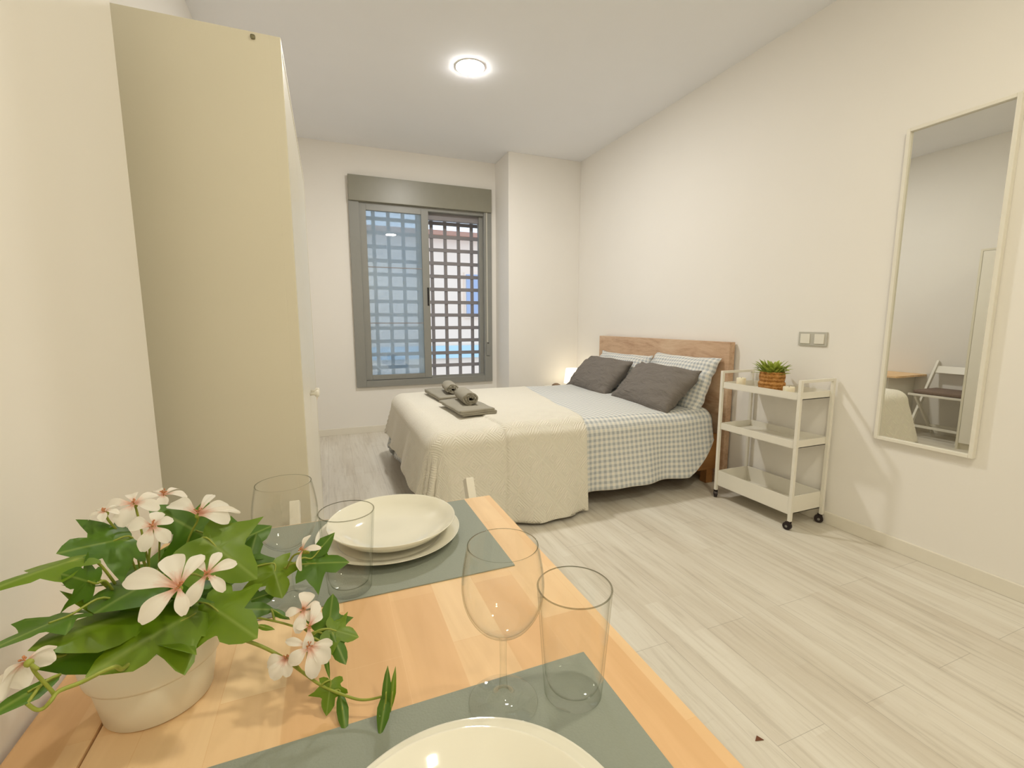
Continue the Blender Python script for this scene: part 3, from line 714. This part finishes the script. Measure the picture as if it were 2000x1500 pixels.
# ---------------------------------------------------------------- flowering plant
px_, py_ = -.196, .577
pt = thing('flowering_plant', 'trailing ivy leaved plant with white pink flowers in a cream pot', 'potted plant', (px_, py_, TZ))
lathe('pot', [(0, 0), (.046, 0), (.050, .003), (.0575, .048), (.0575, .050)]+round_prof([(.0595, .051), (.0625, .054), (.0665, .085), (.067, .090)], 3)+[(.0655, .0915), (.064, .090), (.062, .07), (0, .07)], 'pot', pt, (px_, py_, TZ), 80)
lathe('soil', [(0, .074), (.04, .076), (.061, .073), (.061, .071)], 'soil', pt, (px_, py_, TZ), 40)
LEAVES, FLOWERS, VINES = [[[[-0.1942,0.5465,0.9426],[-0.2292,0.5,0.9605],1.15,"ivy",[0.5985,-0.1472,0.7875],0.25,[-0.1955,0.5694,0.815]],
[[-0.2096,0.4868,0.9531],[-0.2482,0.434,0.9648],0.55,"ivy",[0.1794,0.0854,0.9801],0.1,[-0.1991,0.5127,0.913]],
[[-0.1994,0.4802,0.9315],[-0.2068,0.4552,0.9562],1.1,"ivy",[0.9642,-0.2643,0.0203],0.3,[-0.1999,0.5124,0.9029]],
[[-0.1667,0.5451,0.8987],[-0.1925,0.4614,0.9243],1.25,"ivy",[0.246,0.2136,0.9454],0.2,[-0.1887,0.569,0.815]],
[[-0.1604,0.5365,0.8678],[-0.2122,0.4194,0.9281],0.8,"ivy",[0.4661,0.2331,0.8534],0.2,[-0.1871,0.5669,0.815]],
[[-0.1649,0.5247,0.8565],[-0.2105,0.4202,0.9123],0.7,"blade",[0.7659,0.009,0.6429],0.35,[-0.1882,0.5639,0.815]],
[[-0.2072,0.4551,0.9204],[-0.231,0.3978,0.9398],0.55,"ivy",[0.2346,0.2224,0.9463],0.1,[-0.1893,0.5164,0.882]],
[[-0.1344,0.5023,0.8741],[-0.1857,0.4208,0.8901],0.75,"ivy",[0.5415,-0.1803,0.8211],0.25,[-0.1806,0.5583,0.815]],
[[-0.1956,0.4053,0.9011],[-0.214,0.3614,0.9141],0.5,"blade",[0.3535,0.1262,0.9269],0.3,[-0.2025,0.3793,0.9015]],
[[-0.1348,0.5847,0.9109],[-0.183,0.5714,0.9682],0.95,"ivy",[0.6789,-0.5918,0.4346],0.2,[-0.1807,0.5789,0.815]],
[[-0.1367,0.5534,0.9288],[-0.084,0.5334,0.8821],1.25,"ivy",[0.3044,-0.7023,0.6435],0.25,[-0.1812,0.5711,0.815]],
[[-0.1225,0.6078,0.8913],[-0.0794,0.635,0.9001],1.2,"ivy",[0.1866,-0.5575,0.8089],0.2,[-0.1776,0.5847,0.815]],
[[-0.1059,0.5906,0.8606],[-0.0953,0.6126,0.9005],1.0,"ivy",[0.0022,-0.875,0.4842],0.2,[-0.1735,0.5804,0.815]],
[[-0.0768,0.5799,0.8731],[-0.0649,0.5562,0.8397],1.35,"ivy",[0.1646,-0.7758,0.6091],0.25,[-0.1662,0.5777,0.815]],
[[-0.0423,0.5734,0.8679],[0.0098,0.5649,0.8668],1.05,"ivy",[-0.069,-0.5355,0.8417],0.2,[-0.0633,0.5765,0.8655]],
[[-0.0321,0.5791,0.8709],[-0.0061,0.59,0.8958],0.9,"blade",[-0.2592,-0.7574,0.5993],0.2,[-0.0521,0.5777,0.8691]],
[[-0.1302,0.5138,0.8754],[-0.0798,0.4733,0.8541],1.15,"ivy",[0.0365,-0.4295,0.9023],0.2,[-0.1795,0.5612,0.815]],
[[-0.1099,0.5695,0.835],[-0.0703,0.5757,0.8412],1.0,"ivy",[-0.0507,-0.5264,0.8487],0.2,[-0.1745,0.5751,0.815]],
[[-0.1204,0.5469,0.8454],[-0.0718,0.5554,0.831],0.8,"ivy",[0.3252,-0.4696,0.8208],0.2,[-0.1771,0.5695,0.815]],
[[-0.0884,0.5226,0.8334],[-0.0697,0.5153,0.8296],0.55,"blade",[0.0046,-0.4536,0.8912],0.2,[-0.1181,0.5269,0.829]],
[[-0.0771,0.5547,0.8296],[-0.057,0.537,0.8242],0.6,"blade",[-0.0804,-0.3702,0.9255],0.2,[-0.073,0.5401,0.8232]],
[[-0.0181,0.5197,0.805],[-0.0107,0.5499,0.8376],0.95,"ivy",[-0.0054,-0.7328,0.6804],0.25,[-0.039,0.5185,0.8116]],
[[-0.0177,0.5197,0.8125],[0.0155,0.5098,0.8012],1.0,"ivy",[0.1138,-0.5554,0.8238],0.2,[-0.0393,0.5185,0.8055]],
[[-0.0151,0.5198,0.8105],[-0.0003,0.49,0.7855],0.85,"ivy",[0.0258,-0.6346,0.7724],0.25,[-0.0393,0.5185,0.8055]],
[[-0.0224,0.5045,0.8031],[-0.0173,0.4897,0.7707],0.28,"blade",[0.1044,-0.8982,0.427],0.2,[-0.0354,0.5088,0.8142]],
[[-0.0168,0.4897,0.7705],[-0.0227,0.4715,0.7452],1.0,"ivy",[-0.034,-0.807,0.5896],0.3,[-0.0261,0.4893,0.7689]],
[[-0.008,0.4849,0.7591],[-0.004,0.445,0.741],0.5,"blade",[-0.0138,-0.4139,0.9102],0.3,[-0.0152,0.4848,0.7617]],
[[0.035,0.4466,0.7514],[0.0406,0.4582,0.7935],0.4,"blade",[-0.1443,-0.9492,0.2796],0.3,[0.0365,0.4565,0.7617]],
[[0.0402,0.4462,0.7511],[0.0484,0.4574,0.7911],0.3,"blade",[-0.1921,-0.9337,0.3023],0.3,[0.0365,0.4565,0.7617]],
[[0.0391,0.4583,0.7685],[0.027,0.4281,0.7416],0.62,"blade",[-0.051,-0.6526,0.7559],0.3,[0.0366,0.4565,0.7629]],
[[0.0359,0.4536,0.7553],[0.0294,0.442,0.7539],0.9,"blade",[0.2298,-0.2447,0.942],0.3,[0.0366,0.4565,0.7629]],
[[-0.198,0.5452,0.933],[-0.2029,0.5434,0.9316],1.2,"ivy",[0.0939,-0.7603,0.6428],0.2,[-0.1949,0.5463,0.9341]],
[[-0.1696,0.5755,0.9039],[-0.1766,0.5734,0.914],1.3,"ivy",[0.6311,-0.7223,0.2827],0.2,[-0.1626,0.5567,0.9031]],
[[-0.1586,0.5579,0.8721],[-0.126,0.5251,0.843],1.2,"ivy",[0.2314,-0.5073,0.8301],0.2,[-0.1866,0.5722,0.815]],
[[-0.191,0.5688,0.8495],[-0.1915,0.5156,0.856],1.3,"ivy",[0.1247,0.119,0.985],0.2,[-0.1947,0.5749,0.815]],
[[-0.1945,0.5887,0.875],[-0.19,0.6321,0.896],1.2,"ivy",[0.1195,-0.4429,0.8886],0.2,[-0.1956,0.5799,0.815]],
[[-0.2099,0.5621,0.8643],[-0.2174,0.5161,0.8761],1.3,"ivy",[0.2367,0.2047,0.9498],0.2,[-0.1995,0.5733,0.815]]],
[[[-0.1674,0.5186,0.962],[0.9313,-0.0384,-0.3622],[0.2829,0.7026,0.6529],[0.2294,-0.7105,0.6652],0.0208,[[95,0.75,1.1],[40,0.8,0.8],[185,0.9,1.05],[275,1.1,0.75],[330,1.0,0.8]],[-0.188,0.5487,0.8672]],
[[-0.1276,0.4367,0.936],[0.9333,-0.1303,-0.3347],[0.3087,0.7672,0.5623],[0.1835,-0.6281,0.7562],0.0225,[[178,1.85,0.62],[128,1.5,0.78],[85,1.45,0.5],[243,1.4,0.68],[303,1.0,0.65]],[-0.1693,0.5443,0.8652]],
[[-0.1108,0.4516,0.9362],[0.9415,-0.1079,-0.3193],[0.2934,0.7288,0.6187],[0.1659,-0.6762,0.7178],0.0182,[[85,1.2,0.55],[40,1.3,0.6],[330,1.15,0.6],[262,1.4,0.65],[140,0.9,0.6]],[-0.1653,0.5455,0.8635]],
[[-0.1411,0.5626,0.9511],[0.9203,-0.2065,-0.3323],[0.3393,0.844,0.4153],[0.1947,-0.495,0.8468],0.0266,[[10,1.15,0.9],[52,1.2,0.55],[92,1.3,0.35],[165,1.3,0.8],[32,1.5,0.25]],[-0.1684,0.5759,0.864]],
[[-0.1964,0.5669,0.9703],[0.94,-0.3074,-0.1482],[0.3413,0.8488,0.4037],[0.0017,-0.4301,0.9028],0.0213,[[0,1.1,0.8],[60,1,0.7],[130,1,0.7],[200,1.3,0.9],[280,1.2,1]],[-0.1891,0.5694,0.8726]],
[[-0.1813,0.6033,0.9642],[0.9281,-0.3382,-0.1557],[0.3651,0.9089,0.2017],[0.0733,-0.244,0.967],0.0196,[[20,1.1,0.7],[80,1,0.6],[150,1,0.7],[220,1,0.7],[300,1,0.8]],[-0.1903,0.5901,0.8733]],
[[-0.2143,0.5497,0.9717],[0.9244,-0.3801,0.0327],[0.3618,0.9006,0.2409],[-0.1211,-0.2109,0.97],0.0132,[[0,1,0.7],[70,1,0.7],[150,1.1,0.7],[220,1,0.7],[300,1,0.8]],[-0.197,0.5667,0.876]],
[[-0.0392,0.5436,0.8997],[0.8079,-0.5515,0.2075],[0.2629,0.6525,0.7108],[-0.5274,-0.5197,0.6721],0.0152,[[85,1.2,0.65],[5,1.35,0.5],[272,1.4,0.45],[170,0.5,0.9]],[-0.0601,0.5719,0.8673]],
[[-0.0418,0.5233,0.839],[0.9297,-0.1244,-0.3466],[0.3103,0.7712,0.5558],[0.1982,-0.6243,0.7557],0.0172,[[95,1.25,1.1],[40,1.1,0.5],[330,0.9,0.9],[200,1.0,0.8],[275,1.3,0.8]],[-0.0459,0.533,0.8112]],
[[-0.0367,0.5087,0.8269],[0.8634,0.0908,-0.4962],[0.2889,0.7175,0.6338],[0.4136,-0.6906,0.5933],0.0191,[[85,1.5,0.6],[60,1.1,0.7],[285,1.2,0.7],[190,0.6,0.8]],[-0.0386,0.5085,0.8122]],
[[-0.0367,0.4986,0.8114],[0.9539,-0.0875,-0.2872],[0.2697,0.6697,0.6919],[0.1318,-0.7375,0.6624],0.0221,[[170,1.1,0.5],[12,1.1,0.55],[335,1.2,0.9],[295,1.4,0.7],[230,1.0,0.9]],[-0.0399,0.5084,0.788]],
[[-0.0589,0.5016,0.8019],[0.9541,-0.2702,-0.129],[0.289,0.7178,0.6335],[-0.0786,-0.6417,0.7629],0.0175,[[25,0.9,0.6],[200,1.1,1.1],[245,1.2,1.1],[290,1.0,0.9]],[-0.0453,0.503,0.7802]],
[[-0.2021,0.3852,0.929],[0.5633,0.1746,0.8076],[0.3379,0.8433,-0.4179],[-0.754,0.5083,0.4161],0.014,[[100,1.4,0.9],[150,1.5,1.0],[190,1.6,1.1],[60,1.1,0.5],[230,1.0,0.9]],[-0.1991,0.3868,0.9199]]],
[[[[-0.1748,0.553,0.8286],[-0.1472,0.5351,0.8326],[-0.1182,0.5269,0.8278],[-0.0898,0.5223,0.8122],[-0.0664,0.5157,0.7955],[-0.0453,0.503,0.7802],[-0.0252,0.4894,0.7674],[0.002,0.472,0.7592],[0.0175,0.4637,0.7579],[0.0365,0.4565,0.7623]],0.0022,0.0012],
[[[-0.1181,0.5269,0.829],[-0.1219,0.5261,0.8383]],0.0012,0.001],
[[[-0.1392,0.5424,0.838],[-0.1024,0.5506,0.8292],[-0.073,0.5401,0.8232],[-0.0555,0.5371,0.8148],[-0.0459,0.533,0.8112]],0.0012,0.0012],
[[[-0.1766,0.5209,0.8566],[-0.1694,0.4384,0.8752],[-0.1704,0.4219,0.8872],[-0.1755,0.4144,0.8902],[-0.1821,0.4006,0.8946],[-0.1908,0.3909,0.898],[-0.1924,0.3845,0.8967],[-0.1961,0.3827,0.8935],[-0.1992,0.3811,0.8949],[-0.2024,0.3794,0.9022]],0.0018,0.0012],
[[[-0.1932,0.3898,0.8977],[-0.1946,0.3891,0.9028],[-0.1992,0.3867,0.918],[-0.2005,0.3861,0.924]],0.0013,0.001],
[[[-0.1851,0.5497,0.8542],[-0.2072,0.455,0.8882],[-0.2073,0.4218,0.9072],[-0.2033,0.3902,0.9255]],0.0014,0.001],
[[[-0.1927,0.547,0.8579],[-0.2064,0.5206,0.9049],[-0.2066,0.4989,0.9285]],0.0018,0.0012],
[[[-0.1896,0.5693,0.8669],[-0.1957,0.5672,0.9162],[-0.1977,0.5559,0.9362]],0.0016,0.0012]]]
IVY = [(0, 0), (-.10, .12), (-.13, .26), (-.10, .40), (.02, .40), (.10, .33), (.18, .42), (.28, .55), (.40, .67), (.43, .50), (.46, .32), (.50, .22), (.60, .24), (.72, .22), (.86, .13), (1, 0)]
BLADE = [(0, 0), (.06, .10), (.2, .22), (.4, .29), (.6, .26), (.8, .15), (1, 0)]
def big_leaf(base, tip, wid, kind, nrm, fold, att, idx):
    Bp, Tp, N, A_ = Vector(base), Vector(tip), Vector(nrm), Vector(att)
    X = Tp-Bp; L = X.length; X.normalize(); Y = N.cross(X).normalized(); N = X.cross(Y).normalized()
    ol = IVY if kind == 'ivy' else BLADE
    rnd = random.Random(idx); j = lambda: 1+rnd.uniform(-.09, .09)
    top = [(a, b*wid*j()) for a, b in ol]; bot = [(a, -b*wid*j()) for a, b in ol[1:-1]][::-1]
    loop = top+bot; n = len(loop); cx = .28 if kind == 'ivy' else .45; rings = [.0, .3, .6, .85, 1]
    vs, uv, fs = [], [], []
    def P(x, y, k):
        z = -fold*abs(y)*(1-.3*abs(y)) - .10*x*x + .035*math.sin(x*9+idx)*abs(y)*2 + .02*math.sin(y*11+idx*2)
        return Bp + X*(x*L) + Y*(y*L*(.95)) + N*(z*L)
    vs.append(P(cx, 0, 0)); uv.append((cx, 0))
    for r_ in rings[1:]:
        for (a, b) in loop:
            x, y = cx+(a-cx)*r_, b*r_; vs.append(P(x, y, r_))
            vein = min(abs(y), abs(y-.62*wid*(x-.02)/.34*1.0) if kind == 'ivy' and x > 0 else 9, abs(y+.62*wid*(x-.02)/.34) if kind == 'ivy' and x > 0 else 9)
            uv.append((x, vein))
    for k in range(n): fs.append((0, 1+k, 1+(k+1) % n))
    for q in range(len(rings)-2):
        for k in range(n): a = 1+q*n+k; b = 1+q*n+(k+1) % n; fs.append((a, a+n, b+n, b))
    me = bpy.data.meshes.new('leaf'); me.from_pydata([tuple(q) for q in vs], [], fs); me.update()
    ul = me.uv_layers.new(name='UVMap')
    for lp in me.loops: ul.data[lp.index].uv = uv[lp.vertex_index]
    lf = link('leaf', me, ('leaf', 'leaf2', 'leaf')[idx % 3], pt, True)
    if me.polygons[0].normal.dot(N) < 0: me.flip_normals()
    # petiole
    mid = (A_+Bp)/2 + Vector((0, 0, .18*(A_-Bp).length)); bm = bmesh.new()
    tube(bm, smooth_path([A_, mid, Bp, Bp+X*(L*cx)-N*.0006], 5), .0013, 6, .0008); from_bm('stalk', bm, 'stem', lf, True)
for i, l in enumerate(LEAVES): big_leaf(*l, i)
for pts, r0, r1 in VINES:
    bm = bmesh.new(); tube(bm, smooth_path(pts, 5), r0, 8, r1); from_bm('stem', bm, 'stem', pt, True)
def petal(fl, P, X, Y, N, ang, L, wd, idx):
    d = X*math.cos(ang)+Y*math.sin(ang); s = N.cross(d); vs, uv, fs = [], [], []
    prof = [.10, .13, .22, .34, .44, .50, .50, .42, .22]; n = len(prof)-1
    for i, h in enumerate(prof):
        t = i/n
        for k in range(-3, 4):
            q = k/3; tt = t - (.05*abs(q)**2 if i > n-2 else 0) - (.035*(1-abs(q)*1.6) if i == n and abs(q) < .6 else 0)
            z = .22*t*(1-t)*2 - .22*t*t + .28*h*q*q*wd + .02*math.sin(q*5+idx)
            vs.append(P + d*(L*(.04+tt)) + s*(L*h*q*wd) + N*(L*(z+.03))); uv.append((tt, q))
    for i in range(n):
        for k in range(6): a = i*7+k; fs.append((a, a+1, a+8, a+7))
    me = bpy.data.meshes.new('petal'); me.from_pydata([tuple(q) for q in vs], [], fs); me.update()
    ul = me.uv_layers.new(name='UVMap')
    for lp in me.loops: ul.data[lp.index].uv = uv[lp.vertex_index]
    o = link('petal', me, 'petal', fl, True); md = o.modifiers.new('sub', 'SUBSURF'); md.levels = 1; md.render_levels = 1
for i, (P, X, Y, N, rad, pet, st_) in enumerate(FLOWERS):
    P, X, Y, N, S_ = map(Vector, (P, X, Y, N, st_)); bm = bmesh.new(); rnd = random.Random(i)
    for k in range(7):
        a = rnd.uniform(0, 6.28); e = P+N*rad*rnd.uniform(.22, .36)+(X*math.cos(a)+Y*math.sin(a))*rad*rnd.uniform(.03, .16)
        tube(bm, [P, P+N*rad*.15, e], .00045, 5); 
        r = bmesh.ops.create_icosphere(bm, subdivisions=1, radius=.0009); bmesh.ops.translate(bm, vec=e, verts=r['verts'])
    fl = from_bm('flower', bm, 'stamen', pt, True)
    for a, l_, w_ in pet: petal(fl, P, X, Y, N, R(a), rad*l_, w_*.74, i)
    bm = bmesh.new(); r = bmesh.ops.create_icosphere(bm, subdivisions=2, radius=.0028); bmesh.ops.translate(bm, vec=P-N*.002, verts=r['verts'])
    md_ = (S_+P)/2+Vector((0, 0, .12*(S_-P).length)); tube(bm, smooth_path([S_, md_, P-N*.01, P-N*.001], 5), .0011, 6, .0012)
    from_bm('flower_stalk', bm, 'stem', fl, True)
